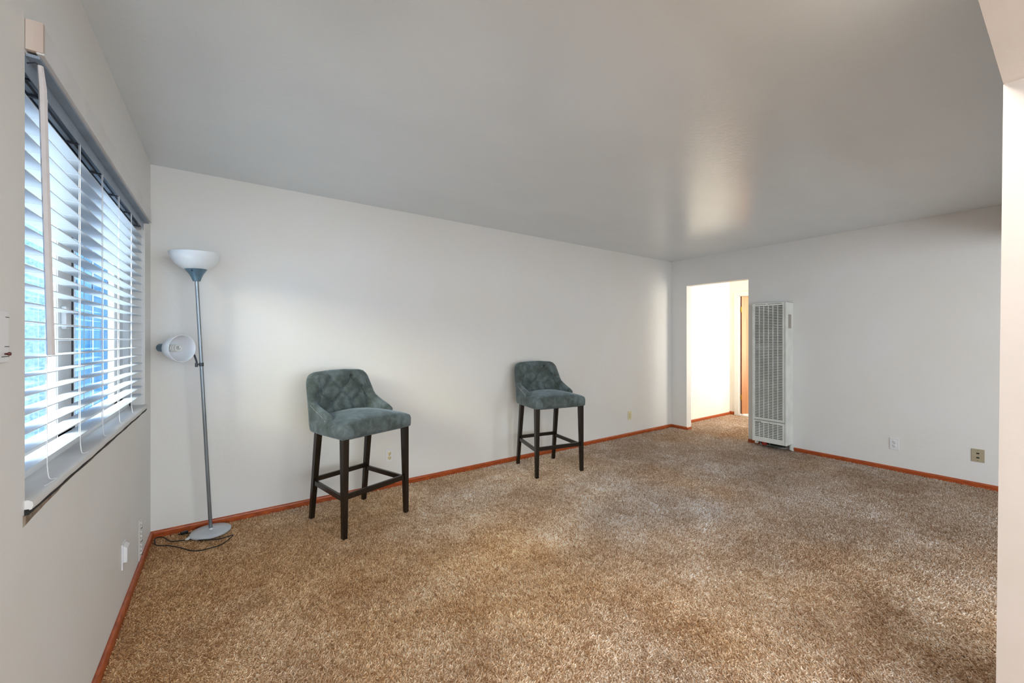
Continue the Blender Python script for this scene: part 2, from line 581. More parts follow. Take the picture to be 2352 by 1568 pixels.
obj('edge_band', boxes((-.0015, .0005, -.036, 0, FZ + .035, DZ - .022)), M['dooredge'], dr)
for hz in (.30, 1.80):
    bm = bmesh.new()
    tube(bm, [(-.004, .004, hz - .045), (-.004, .004, hz + .045)], .0065, 10)
    box(bm, -.045, -.004, -.002, .004, hz - .045, hz + .045)
    box(bm, -.004, .001, -.034, .004, hz - .045, hz + .045)
    obj('hinge', bm, M['brass'], dr, smooth=True)
bm = bmesh.new()
lathe(bm, [(0, 0), (.012, 0), (.012, .03), (.028, .045), (.028, .06), (.018, .07), (0, .072)], 20, Matrix.Translation((.68, -.036, .95)) @ Matrix.Rotation(PI / 2, 4, 'X'))
obj('door_knob', bm, M['brass'], dr, smooth=True)

# ------------------------------------------------------------------ window
WX = XL - .064        # plane of the inner face of the vinyl window
win = thing('window_1', 'white vinyl sliding window behind the blind', 'window', (WX, (WY0 + WY1) / 2, WZ0), 0)
win['kind'] = 'structure'
ox, oy, oz = WX, (WY0 + WY1) / 2, WZ0


def lb(x0, x1, y0, y1, z0, z1):
    return (x0 - ox, x1 - ox, y0 - oy, y1 - oy, z0 - oz, z1 - oz)


b = [lb(WX - .052, WX, WY0, WY0 + .05, WZ0, WZ1), lb(WX - .052, WX, WY1 - .05, WY1, WZ0, WZ1),
     lb(WX - .052, WX, WY0, WY1, WZ1 - .05, WZ1), lb(WX - .052, WX, WY0, WY1, WZ0, WZ0 + .045)]
obj('window_frame', boxes(*b), M['vinyl'], win, bevel=.003)
# left sash, right sash (deeper), and the meeting stiles in the middle
def sash(y0, y1, x1, wl, wr, name):
    bm = boxes(lb(x1 - .022, x1, y0, y0 + wl, WZ0 + .045, WZ1 - .05), lb(x1 - .022, x1, y1 - wr, y1, WZ0 + .045, WZ1 - .05),
               lb(x1 - .022, x1, y0, y1, WZ1 - .10, WZ1 - .05), lb(x1 - .022, x1, y0, y1, WZ0 + .045, WZ0 + .095))
    s = obj('sash', bm, M['vinyl'], win, bevel=.003)
    obj('pane', boxes(lb(x1 - .014, x1 - .009, y0 + wl, y1 - wr, WZ0 + .09, WZ1 - .095)), M['glass'], s)
    return s


sash(WY0 + .05, 2.185, WX - .004, .06, .17, 'near')
sash(2.215, WY1 - .05, WX - .027, .12, .22, 'far')
obj('weather_strip', boxes(lb(WX - .045, WX - .002, 2.186, 2.200, WZ0 + .045, WZ1 - .05)), M['clip'], win)
obj('interlock', boxes(lb(WX - .044, WX - .008, 2.200, 2.214, WZ0 + .045, WZ1 - .05)), M['vinyl'], win)
obj('latch', boxes(lb(WX - .004, WX + .010, 2.06, 2.10, 1.33, 1.41)), M['vinyl'], win, bevel=.004)

# sill: plastered board with a dark gap and chipped plaster under it
bm = bmesh.new()
ns = 40
sp = [(-.064, .898), (.006, .898), (.013, .893), (.015, .884), (.011, .874), (-.064, .872)]
rings = []
for i in range(ns + 1):
    y = WY0 - .002 + (WY1 + .012 - WY0) * i / ns
    w = .0012 * math.sin(i * 1.7) + .0012 * math.sin(i * .63)
    rings.append([bm.verts.new((XL + a + (w if a > 0 else 0), y, b + .3 * w)) for a, b in sp])
for A, B in zip(rings, rings[1:]):
    for j in range(len(sp)):
        bm.faces.new((A[j], A[(j + 1) % len(sp)], B[(j + 1) % len(sp)], B[j]))
bm.faces.new(rings[0])
bm.faces.new(rings[-1][::-1])
sill = struct('trim_3', bm, M['valance'], 'painted window sill with a dark gap under its front edge', 'window sill', smooth=True)
bm = bmesh.new()
rings = []
for i in range(ns + 1):
    y = WY0 - .004 + (WY1 + .014 - WY0) * i / ns
    d = .0006 * math.sin(i * 1.1)
    rings.append([bm.verts.new((XL + a, y, b)) for a, b in ((-.01, .876), (.0075, .876), (.0075, .862 + d), (-.01, .862 + d))])
for A, B in zip(rings, rings[1:]):
    for j in range(4):
        bm.faces.new((A[j], A[(j + 1) % 4], B[(j + 1) % 4], B[j]))
bm.faces.new(rings[0])
bm.faces.new(rings[-1])
obj('sill_gap', bm, M['gap'], sill)
bm = bmesh.new()
rings = []
for i in range(ns + 1):
    y = WY0 - .012 + (WY1 + .016 - WY0) * i / ns
    d = .0014 * math.sin(i * .9) + .0006 * math.sin(i * 2.3)
    k = max(0, 1 - i / 6) * .016
    rings.append([bm.verts.new((XL + a, y, b)) for a, b in ((-.004, .864), (.005, .863), (.004, .856 + d - k), (-.004, .852 + d - k * 1.3))])
for A, B in zip(rings, rings[1:]):
    for j in range(4):
        bm.faces.new((A[j], A[(j + 1) % 4], B[(j + 1) % 4], B[j]))
bm.faces.new(rings[0])
bm.faces.new(rings[-1])
obj('chipped_edge', bm, M['rawplaster'], sill)

# ------------------------------------------------------------------ outside
struct('ground', boxes((-12, XL - .10, -8, 14, -.45, -.35)), M['concrete'], 'pale ground outside the window', 'ground')
struct('eave', boxes((XL - .95, XL - .10, -3.3, 14, 2.36, 2.46)), M['trimwhite'], 'white roof eave above the window outside', 'eave')
nb = thing('neighbouring_house', 'pale blue stucco house seen through the left part of the blind', 'house', (-3.5, 7.0, -.35))
obj('wall', boxes((-3.5, 2.05, 0, .2, 0, 3.3)), M['stuccoblue'], nb)
obj('roof', boxes((-3.6, 2.15, -.25, .4, 3.3, 3.42)), M['trimwhite'], nb)
f2 = obj('window', boxes((.6, 1.5, -.03, .02, 1.3, 1.36), (.6, 1.5, -.03, .02, 2.4, 2.46), (.6, .66, -.03, .02, 1.3, 2.46), (1.44, 1.5, -.03, .02, 1.3, 2.46), (1.02, 1.08, -.03, .02, 1.3, 2.46)), M['vinyl'], nb)
obj('pane', boxes((.66, 1.44, -.012, -.006, 1.36, 2.4)), M['glass'], f2)
gate = thing('board_gate', 'deep blue board gate between the houses, seen through the middle of the window', 'gate', (-1.0, 6.4, -.35))
for i in range(8):
    x = -.46 + i * .125
    obj('board', boxes((x, x + .112, -.012 + .003 * (i % 2), .012, .06, 2.75)), M['boardblue'], gate, bevel=.003)
obj('rail', boxes((-.48, .55, .012, .05, .4, .5)), M['boardblue'], gate)
obj('rail', boxes((-.48, .55, .012, .05, 2.2, 2.3)), M['boardblue'], gate)

# ================================================================== BLIND
BX = XL - .029        # centre line of the slats
SY0, SY1 = WY0 + .012, 3.262
bl = thing('window_blind', 'white horizontal slat blind hanging in the window at the left', 'blind', (BX, (SY0 + SY1) / 2, .9))
bo = Vector(bl.location)


def L3(p):
    return (p[0] - bo.x, p[1] - bo.y, p[2] - bo.z)


def bb(x0, x1, y0, y1, z0, z1):
    return (x0 - bo.x, x1 - bo.x, y0 - bo.y, y1 - bo.y, z0 - bo.z, z1 - bo.z)


def slat_mesh():
    bm = bmesh.new()
    hl = (SY1 - SY0) / 2
    cs = [(-.0255, -.0014), (-.012, .0004), (0, .001), (.012, .0004), (.0255, -.0014), (.0255, .0012), (.012, .003), (0, .0036), (-.012, .003), (-.0255, .0012)]
    A = [bm.verts.new((a, -hl, c)) for a, c in cs]
    B = [bm.verts.new((a, hl, c)) for a, c in cs]
    n = len(cs)
    for i in range(n):
        bm.faces.new((A[i], A[(i + 1) % n], B[(i + 1) % n], B[i]))
    bm.faces.new(A)
    bm.faces.new(B[::-1])
    bmesh.ops.recalc_face_normals(bm, faces=bm.faces)
    me = bpy.data.meshes.new('slat')
    bm.to_mesh(me)
    bm.free()
    me.materials.append(M['slat'])
    return me


sm = slat_mesh()
SLZ = [1.293 + k * .0469 for k in range(-7, 14)]
for i, z in enumerate(SLZ):
    o = bpy.data.objects.new('slat', sm)
    COL.objects.link(o)
    o.parent = bl
    o.location = (0, (.006 if i < 3 else 0), z - bo.z)
    o.rotation_euler = (random.uniform(-.0012, .0012), math.radians(random.uniform(-1.2, 1.2)) + (math.radians(2) if i < 2 else 0), 0)
# head rail (open channel seen from below) with clips
bm = boxes(bb(BX - .027, BX + .027, SY0, SY1 + .01, 1.990, 1.996), bb(BX - .027, BX - .0245, SY0, SY1 + .01, 1.955, 1.990), bb(BX + .0245, BX + .027, SY0, SY1 + .01, 1.955, 1.990),
           bb(BX - .006, BX + .006, SY0, SY1, 1.962, 1.974))
hr = obj('head_rail', bm, M['rail'], bl)
for y in (1.56, 1.662, 1.975, 2.283, 2.589, 2.895, 3.20):
    b3 = boxes(bb(BX - .020, BX + .022, y - .004, y + .004, 1.956, 1.961), bb(BX - .006, BX + .010, y - .012, y - .004, 1.954, 1.960))
    obj('clip', b3, M['clip'], hr)
# valance with its end return
vx = XL + .030
va = obj('valance', boxes(bb(vx - .010, vx, SY0 - .010, 3.290, 2.008, 2.082), bb(vx - .012, vx + .002, SY0 - .011, 3.291, 2.004, 2.010)), M['valance'], bl, bevel=.0015)
obj('valance_return', boxes(bb(XL + .001, vx + .0008, SY0 - .0135, SY0 - .002, 2.008, 2.0825)), M['valance_end'], va)
obj('valance_return', boxes(bb(XL + .001, vx - .010, 3.282, 3.290, 2.004, 2.082)), M['valance'], va)
obj('top_plate', boxes(bb(XL - .05, vx - .008, SY0, 3.285, 1.9965, 2.004)), M['rail'], hr)
# ladder cords front and back, rungs
zlow = SLZ[0]
for i, y in enumerate((1.662, 1.975, 2.283, 2.589, 2.895, 3.225)):
    bm = bmesh.new()
    xf, xb = BX + .0265, BX - .0265
    bot = [(xf, y, zlow - .006)]
    if i < 5:
        bot += [(xf + .001, y - .001, zlow - .03), (xf + .004, y + .004, .905), (xf + .014, y + .020 + .01 * (i % 2), .9005)]
        if i == 0:
            bot += [(xf + .012, y - .02, .9005), (xf + .008, y - .05, .9005)]
    else:
        bot += [(xf, y, .905)]
    tube(bm, [L3(p) for p in ([(xf, y, 1.96), (xf, y, 1.3)] + smooth_path(bot, 5))], .0011, 6)
    tube(bm, [L3(p) for p in [(xb, y, 1.96), (xb, y, zlow - .005)]], .0010, 6)
    tube(bm, [L3(p) for p in [(xf - .004, y + .004, 1.96), (xf - .004, y + .004, zlow)]], .0007, 5)
    for z in SLZ:
        tube(bm, [L3((xf, y, z - .0022)), L3((xb, y, z - .0022))], .0006, 4)
    obj('ladder_cord', bm, M['cord'], bl, smooth=True)
# tilt wand
w = obj('tilt_wand', tube(bmesh.new(), [L3(p) for p in [(XL + .020, 1.522, 1.985), (XL + .023, 1.526, 1.93), (XL + .030, 1.556, 1.253)]], [.0055, .0075, .0078], 6), M['wand'], bl)
obj('wand_hook', tube(bmesh.new(), [L3(p) for p in [(BX + .01, 1.52, 1.975), (XL + .012, 1.521, 1.990), (XL + .020, 1.522, 1.984)]], .0018, 6), M['clip'], w)

# ================================================================== BAR STOOLS


def stool(name, label, loc, rz):
    t = thing(name, label, 'bar stool', loc, rz, 'tufted velvet bar stools')
    V = M['velvet']
    # ---- seat cushion: rounded plan, crowned top, boxed front
    bm = bmesh.new()
    nu, nv = 36, 32
    zt = {}

    def plan(u, v):
        x = u * .272 * (1 - .10 * max(0, v) ** 2)
        y = -.252 + (v + 1) / 2 * .452
        return x, y

    def top(u, v):
        e = (1 - abs(u) ** 5) * (1 - abs(v) ** 5)
        crown = .034 * (1 - u * u) * (1 - .75 * v * v)
        return .728 + .016 * max(0, e) ** .35 + crown + .003 * math.sin(5 * u + 2 * v) * max(0, e)
    grid = [[bm.verts.new((*plan(-1 + 2 * i / nu, -1 + 2 * j / nv), top(-1 + 2 * i / nu, -1 + 2 * j / nv))) for i in range(nu + 1)] for j in range(nv + 1)]
    for j in range(nv):
        for i in range(nu):
            bm.faces.new((grid[j][i], grid[j][i + 1], grid[j + 1][i + 1], grid[j + 1][i]))
    loop = [grid[0][i] for i in range(nu)] + [grid[j][nu] for j in range(nv)] + [grid[nv][i] for i in range(nu, 0, -1)] + [grid[j][0] for j in range(nv, 0, -1)]
    prev = loop
    rows = [(.006, .716), (.009, .70), (.009, .66), (.006, .643), (-.006, .637)]
    for off, z in rows:
        ring = []
        for v in loop:
            c = v.co
            n = Vector((c.x / .272, (c.y + .026) / .226, 0))
            m_ = max(abs(n.x), abs(n.y))
            d = Vector((n.x if abs(n.x) > .93 * m_ else 0, n.y if abs(n.y) > .93 * m_ else 0, 0)).normalized()
            bulge = .003 * math.sin((z - .64) * 35)
            ring.append(bm.verts.new((c.x + d.x * (off + bulge), c.y + d.y * (off + bulge), z)))
        n = len(loop)
        for i in range(n):
            bm.faces.new((prev[i], ring[i], ring[(i + 1) % n], prev[(i + 1) % n]))
        prev = ring
    bm.faces.new(prev)
    seat = obj('seat', bm, V, t, smooth='all')
    # seam lines at the boxed front corners
    for s in (-1, 1):
        bm = bmesh.new()
        tube(bm, [(s * .2755, -.2565, .644), (s * .2775, -.2585, .68), (s * .2765, -.2575, .712)], .0022, 6)
        obj('piping', bm, V, seat, smooth='all')
    # ---- wrap-around back with sloping arms, tufted inside
    hw, yb, rc = .236, .214, .060       # centre line half width, back, corner radius
    yf = -.085
    seg = [('l', yb - rc - yf), ('c', PI / 2 * rc), ('b', 2 * (hw - rc)), ('c', PI / 2 * rc), ('l', yb - rc - yf)]
    tot = sum(a for _, a in seg)

    def path(s):
        """centre line point + outward normal, s in metres from the left arm tip"""
        a = yb - rc - yf
        if s < a:
            return Vector((-hw, yf + s, 0)), Vector((-1, 0, 0))
        s -= a
        q = PI / 2 * rc
        if s < q:
            th = PI - s / rc
            n = Vector((math.cos(th), math.sin(th), 0))
            return Vector((-hw + rc, yb - rc, 0)) + n * rc, n
        s -= q
        b_ = 2 * (hw - rc)
        if s < b_:
            return Vector((-hw + rc + s, yb, 0)), Vector((0, 1, 0))
        s -= b_
        if s < q:
            th = PI / 2 - s / rc
            n = Vector((math.cos(th), math.sin(th), 0))
            return Vector((hw - rc, yb - rc, 0)) + n * rc, n
        s -= q
        return Vector((hw, yb - rc - s, 0)), Vector((1, 0, 0))

    def topz(s):
        d = min(s, tot - s)          # distance from the arm tip along the shell
        pts = [(0, .752), (.015, .768), (.06, .790), (.14, .816), (.20, .838), (.236, .856), (.252, .885), (.268, .955), (.281, 1.018), (.298, 1.042), (.33, 1.053), (.45, 1.062), (9, 1.062)]
        for (a, b), (c, e) in zip(pts, pts[1:]):
            if d <= c:
                k = (d - a) / (c - a)
                return b + (e - b) * k
    bx, bz = .078, .096
    buttons = [(-bx, 1.004), (bx, 1.004), (-2 * bx, .910), (0, .910), (2 * bx, .910), (-bx, .816), (bx, .816)]
    segs = []
    for i, a in enumerate(buttons):
        for b_ in buttons[i + 1:]:
            if abs(abs(a[0] - b_[0]) - bx) < .01 and abs(abs(a[1] - b_[1]) - bz) < .012:
                segs.append((a, b_))
    segs += [((-bx, 1.004), (-bx * 1.25, 1.055)), ((bx, 1.004), (bx * 1.25, 1.055)), ((-2 * bx, .91), (-.30, .915)), ((2 * bx, .91), (.30, .915)),
             ((-bx, .816), (-bx * .9, .72)), ((bx, .816), (bx * .9, .72)), ((-2 * bx, .91), (-.24, .80)), ((2 * bx, .91), (.24, .80))]

    def tuft(x, z):
        d = 0.0
        for (ax, az), (cx_, cz) in segs:
            ex, ez = cx_ - ax, cz - az
            k = max(0, min(1, ((x - ax) * ex + (z - az) * ez) / (ex * ex + ez * ez)))
            dd = math.hypot(x - ax - k * ex, z - az - k * ez)
            d = max(d, .018 * math.exp(-(dd / .010) ** 1.1))
        for ax, az in buttons:
            dd = math.hypot(x - ax, z - az)
            d = max(d, .040 * math.exp(-(dd / .016) ** 1.4))
        return d
    bm = bmesh.new()
    ns_, = (150,)
    no, na, ni = 12, 8, 46
    cols = []
    for i in range(ns_ + 1):
        s = tot * i / ns_
        s = min(max(s, 1e-5), tot - 1e-5)
        c, n = path(s)
        d = min(s, tot - s)
        T = topz(s)
        backness = max(0, min(1, (d - .22) / .08))
        th = .024 + .012 * backness
        end = math.sqrt(max(0.0, 1 - max(0, 1 - d / .03) ** 2))
        th_ = max(.0015, th * end)
        lean = .045 * backness
        col = []

        def P(off, z):
            flare = .012 * (1 - backness) * ((z - .64) / .15)
            q = c + n * (off + flare)
            q = Vector((q.x, q.y, z))
            q.y += lean * max(0, (z - .74)) / .32
            # narrower towards the top of the back
            q.x *= 1 + .015 * backness * max(0, z - .86) / .2
            # the arm front slopes back below its tip
            w_ = max(0, 1 - d / .10)
            q.y += w_ * .075 * max(0, T - z) / .13
            return q
        for k in range(no + 1):                       # outer side, from the bottom up
            z = .636 + (T - th_ - .636) * k / no
            off = th_ - (.012 * max(0, 1 - k / 1.6) if k < 2 else 0)
            col.append(P(off, z))
        for k in range(1, na):                        # rolled top
            a = PI * k / na
            col.append(P(th_ * math.cos(a), T - th_ + th_ * math.sin(a)))
        for k in range(ni + 1):                       # inner side, down behind the seat
            z = T - th_ - (T - th_ - .70) * k / ni
            puff = .022 * backness * math.sin(PI * min(1, max(0, (T - z) / max(.05, T - .70)))) ** .6
            q0 = c.x if abs(n.x) < .5 else math.copysign(hw, c.x) + (c.y - yb) * -math.copysign(1, c.x) * .0
            xs = (s - tot / 2) * .92
            dep = tuft(xs, z) * max(0, min(1, (T - th_ * .2 - z) / .03))
            off = -th_ - puff + dep
            col.append(P(off, z))
        cols.append([bm.verts.new(p) for p in col])
    for A, B in zip(cols, cols[1:]):
        for j in range(len(A) - 1):
            bm.faces.new((A[j], A[j + 1], B[j + 1], B[j]))
        bm.faces.new((A[-1], A[0], B[0], B[-1]))
    bm.faces.new(cols[0])
    bm.faces.new(cols[-1][::-1])
    back = obj('backrest', bm, V, t, smooth='all')
    # buttons
    for ax, az in buttons:
        c, n = path(max(.01, min(tot - .01, ax / .92 + tot / 2)))
        d = min(ax / .92 + tot / 2, tot - ax / .92 - tot / 2)
        p = c + n * (-.036 - .008 + .027)
        bmn = bmesh.new()
        mt = Matrix.Translation((p.x * (1 - .1 * max(0, az - .86) / .2), p.y + .045 * (az - .74) / .32, az)) @ n.to_track_quat('Z', 'Y').to_matrix().to_4x4()
        lathe(bmn, [(0, -.006), (.005, -.0052), (.0085, -.0025), (.0095, .001), (.0, .002)], 12, mt)
        obj('button', bmn, V, back, smooth='all')
    # nailheads along the outer edge of each arm (too small to pick apart: joined)
    bmn = bmesh.new()
    for s in (-1, 1):
        line = smooth_path([(0, .150, .835), (0, .10, .806), (0, .03, .776), (0, -.012, .757), (0, -.030, .735), (0, -.024, .70), (0, -.016, .652)], 14)
        acc = 0
        for a, b_ in zip(line, line[1:]):
            acc += (b_ - a).length
            if acc > .0085:
                acc = 0
                xx = s * (hw + .025 + .012 * ((b_.z - .64) / .15))
                for v in bmesh.ops.create_icosphere(bmn, subdivisions=1, radius=.0036, matrix=Matrix.Translation((xx, b_.y, b_.z)))['verts']:
                    pass
    nh = obj('nailhead_trim', bmn, M['nail'], t, smooth='all')
    nh['kind'] = 'stuff'
    nh['label'] = 'line of small silver nailheads'
    # ---- legs and stretchers
    def taper(name, p, q, a, b_, m, parent, bevel=.003):
        p, q = Vector(p), Vector(q)
        bmx = bmesh.new()
        A = [bmx.verts.new(p + Vector((sx * a / 2, sy * a / 2, 0))) for sx, sy in ((-1, -1), (1, -1), (1, 1), (-1, 1))]
        B = [bmx.verts.new(q + Vector((sx * b_ / 2, sy * b_ / 2, 0))) for sx, sy in ((-1, -1), (1, -1), (1, 1), (-1, 1))]
        for i in range(4):
            bmx.faces.new((A[i], A[(i + 1) % 4], B[(i + 1) % 4], B[i]))
        bmx.faces.new(A)
        bmx.faces.new(B[::-1])
        return obj(name, bmx, m, parent, bevel=bevel)
    W = M['legwood']
    fz = -.006
    front = {s: ((s * .246, -.228, .645), (s * .252, -.236, fz)) for s in (-1, 1)}
    rear = {s: ((s * .208, .158, .645), (s * .215, .240, fz)) for s in (-1, 1)}
    for s in (-1, 1):
        taper('leg', *front[s], .045, .031, W, t)
        taper('leg', *rear[s], .042, .031, W, t)

    def at(leg, z):
        p, q = Vector(leg[0]), Vector(leg[1])
        return p + (q - p) * (p.z - z) / (p.z - q.z)

    def bar(p, q, w_, h_):
        p, q = Vector(p), Vector(q)
        d = (q - p)
        mt = Matrix.Translation((p + q) / 2) @ d.to_track_quat('X', 'Z').to_matrix().to_4x4()
        bmx = bmesh.new()
        box(bmx, -d.length / 2, d.length / 2, -w_ / 2, w_ / 2, -h_ / 2, h_ / 2, mt)
        obj('stretcher', bmx, W, t, bevel=.002)
    bar(at(front[-1], .262), at(front[1], .262), .020, .036)
    bar(at(rear[-1], .282), at(rear[1], .282), .020, .034)
    for s in (-1, 1):
        bar(at(front[s], .248), at(rear[s], .262), .020, .034)
    bmx = boxes((-.235, .235, -.222, .155, .628, .638))
    obj('seat_base', bmx, M['slot'], t)
    return t


s1 = stool('bar_stool', 'blue-grey tufted velvet bar stool nearest the floor lamp', (.79, 3.08, 0), math.radians(19))
s2 = dup(s1, 'bar_stool', (2.66, 3.13, 0), math.radians(-10), 'blue-grey tufted velvet bar stool further from the floor lamp, nearer the hall opening', 'tufted velvet bar stools')

# ================================================================== FLOOR LAMP
bx0, by0 = -.083, 3.372
lamp = thing('floor_lamp', 'silver torchiere floor lamp with white bowl shade and side reading light', 'floor lamp', (bx0, by0, 0))
bm = bmesh.new()
lathe(bm, [(0, 0), (.108, 0), (.113, .004), (.113, .012), (.107, .017), (.055, .022), (.018, .026), (.016, .034), (0, .034)], 56)
obj('base', bm, M['basemetal'], lamp, smooth=True)
top = Vector((-.156 - bx0, 3.338 - by0, 1.676))
b0 = Vector((0, 0, .02))
ax = (top - b0).normalized()
bm = bmesh.new()
tube(bm, [b0, b0 + ax * .012, b0 + ax * .0121, b0 + ax * .0122 + (top - b0) * .33, b0 + (top - b0) * .3301 + ax * .0123, top], [.014, .014, .0108, .0108, .0104, .0104], 20)
obj('pole', bm, M['steel'], lamp, smooth=True)
mt = Matrix.Translation(top) @ ax.to_track_quat('Z', 'Y').to_matrix().to_4x4()
bm = bmesh.new()
lathe(bm, [(0, -.004), (.020, -.004), (.023, .004), (.028, .02), (.038, .042), (.052, .062), (.060, .074), (.056, .076), (0, .076)], 36, mt)
cup = obj('shade_holder', bm, M['socket'], lamp, smooth=True)
bm = bmesh.new()
outer = [(.050, .070), (.066, .076), (.086, .088), (.108, .109), (.123, .132), (.132, .156), (.1365, .178)]
inner = [(r - .0035, z + .001) for r, z in reversed(outer)]
lathe(bm, outer + inner + [(.0, .073)], 56, mt)
obj('bowl_shade', bm, M['shade'], lamp, smooth=True)
bm = bmesh.new()
tube(bm, [mt @ Vector((.02, -.03, .058)), mt @ Vector((.075, -.055, .060)), mt @ Vector((.096, -.064, .060))], .0028, 8)
obj('switch', bm, M['darkarm'], lamp, smooth=True)
bm = bmesh.new()
lathe(bm, [(0, .072), (.018, .072), (.018, .10), (.026, .115), (.028, .130), (.022, .150), (0, .158)], 20, mt)
obj('bulb', bm, M['bulb'], lamp, smooth=True)
# side reading light
oc = Vector((-.224, 3.290, 1.236)) - Vector((bx0, by0, 0))         # centre of the shade mouth
axd = Vector((.66, -.75, -.02)).normalized()
mr = Matrix.Translation(oc) @ axd.to_track_quat('Z', 'Y').to_matrix().to_4x4()
bm = bmesh.new()
so = [(.026, -.122), (.042, -.112), (.060, -.090), (.074, -.060), (.082, -.030), (.086, 0)]
si = [(r - .003, z) for r, z in reversed(so)]
lathe(bm, [(0.012, -.124)] + so + si + [(.012, -.119)], 44, mr)
rs = obj('reading_shade', bm, M['shade'], lamp, smooth=True)
bm = bmesh.new()
lathe(bm, [(0, -.186), (.024, -.186), (.026, -.182), (.026, -.122), (.018, -.118), (0, -.118)], 28, mr)
obj('reading_socket', bm, M['socket'], lamp, smooth=True)
bm = bmesh.new()
lathe(bm, [(0, -.118), (.020, -.118), (.020, -.088), (.015, -.084), (0, -.084)], 20, mr)
hel = []
for k in range(70):
    a = k / 69 * 2 * PI * 3.2
    r = .019 - .004 * (k / 69) ** 2
    hel.append(mr @ Vector((r * math.cos(a), r * math.sin(a), -.080 + .052 * k / 69)))
hel.append(mr @ Vector((0, 0, -.024)))
tube(bm, hel, .0052, 8)
obj('spiral_bulb', bm, M['bulb'], lamp, smooth=True)


def onpole(z):
    return b0 + (top - b0) * (z - b0.z) / (top.z - b0.z)


pc = onpole(1.128)
s0 = mr @ Vector((.020, 0, -.150))
bm = bmesh.new()
tube(bm, smooth_path([mr @ Vector((0, .0, -.16)), mr @ Vector((.0, -.035, -.150)) * .5 + mr @ Vector((0, 0, -.1)) * .5 + Vector((.06, .05, -.03)), pc + Vector((-.05, .03, .075)), pc + Vector((-.028, .012, .03)), pc + Vector((-.024, .008, -.002))], 8), .0055, 10)
arm = obj('reading_arm', bm, M['darkarm'], lamp, smooth=True)
bm = bmesh.new()
tube(bm, [pc + Vector((-.026, .008, -.016)), pc + Vector((-.026, .008, .010))], .008, 12)
tube(bm, [pc + Vector((-.026, .008, 0)), pc], .005, 10)
tube(bm, [pc - ax * .012, pc + ax * .012], .0125, 16)
obj('arm_clamp', bm, M['darkarm'], lamp, smooth=True)
# power cord (moves with the lamp)
Z = .004
cord = [(-.215, 3.435), (-.165, 3.405), (-.18, 3.37), (-.155, 3.325), (-.21, 3.335), (-.275, 3.345), (-.30, 3.39), (-.325, 3.44), (-.358, 3.478), (-.372, 3.47), (-.372, 3.42), (-.35, 3.345), (-.285, 3.285),
        (-.245, 3.25), (-.215, 3.195), (-.165, 3.14), (-.095, 3.105), (-.03, 3.125), (.035, 3.215), (.02, 3.228), (-.06, 3.232), (-.128, 3.262), (-.165, 3.31)]
bm = bmesh.new()
tube(bm, [(p.x - bx0, p.y - by0, Z + .003 * math.sin(i * .35)) for i, p in enumerate(smooth_path([(a, b_, 0) for a, b_ in cord], 8))], .0032, 8)
pcord = obj('power_cord', bm, M['black'], lamp, smooth=True)
bm = bmesh.new()
mtp = Matrix.Translation((-.222 - bx0, 3.440 - by0, .012)) @ Matrix.Rotation(.5, 4, 'Z')
box(bm, -.022, .014, -.011, .011, -.009, .009, mtp)
for s in (-1, 1):
    box(bm, -.036, -.022, s * .006 - .001, s * .006 + .001, -.003, .003, mtp)
obj('plug', bm, M['black'], pcord, bevel=.002)
bm = bmesh.new()
box(bm, -.035, .03, -.010, .010, -.001, .006, Matrix.Translation((-.19 - bx0, 3.355 - by0, .004)) @ Matrix.Rotation(1.1, 4, 'Z'))
obj('cord_tag', bm, M['plate'], pcord, bevel=.001)

# ================================================================== WALL HEATER
hx0, hy0, hy1 = 5.223, 1.940, 2.310
HT = thing('wall_heater', 'tall white gas wall heater with louvred grilles beside the hall opening', 'wall heater', (XR, (hy0 + hy1) / 2, 0))
hc = Vector(HT.location)


def hb(x0, x1, y0, y1, z0, z1):
    return (x0 - hc.x, x1 - hc.x, y0 - hc.y, y1 - hc.y, z0 - hc.z, z1 - hc.z)


HZ0, HZ1 = .070, 1.722
bm = boxes(hb(hx0 + .012, XR - .001, hy0, hy0 + .004, HZ0, HZ1), hb(hx0 + .012, XR - .001, hy1 - .004, hy1, HZ0, HZ1),
           hb(hx0 + .012, XR - .001, hy0, hy1, HZ1 - .004, HZ1), hb(hx0 + .012, XR - .001, hy0, hy1, HZ0, HZ0 + .004))
cab = obj('cabinet', bm, M['heater'], HT, bevel=.001)
bm = boxes(hb(hx0 - .002, hx0 + .014, hy0, hy0 + .020, HZ0 - .002, HZ1 + .002), hb(hx0 - .002, hx0 + .014, hy1 - .016, hy1, HZ0 - .002, HZ1 + .002))
obj('corner_rail', bm, M['heater'], HT, bevel=.005, seg=3)
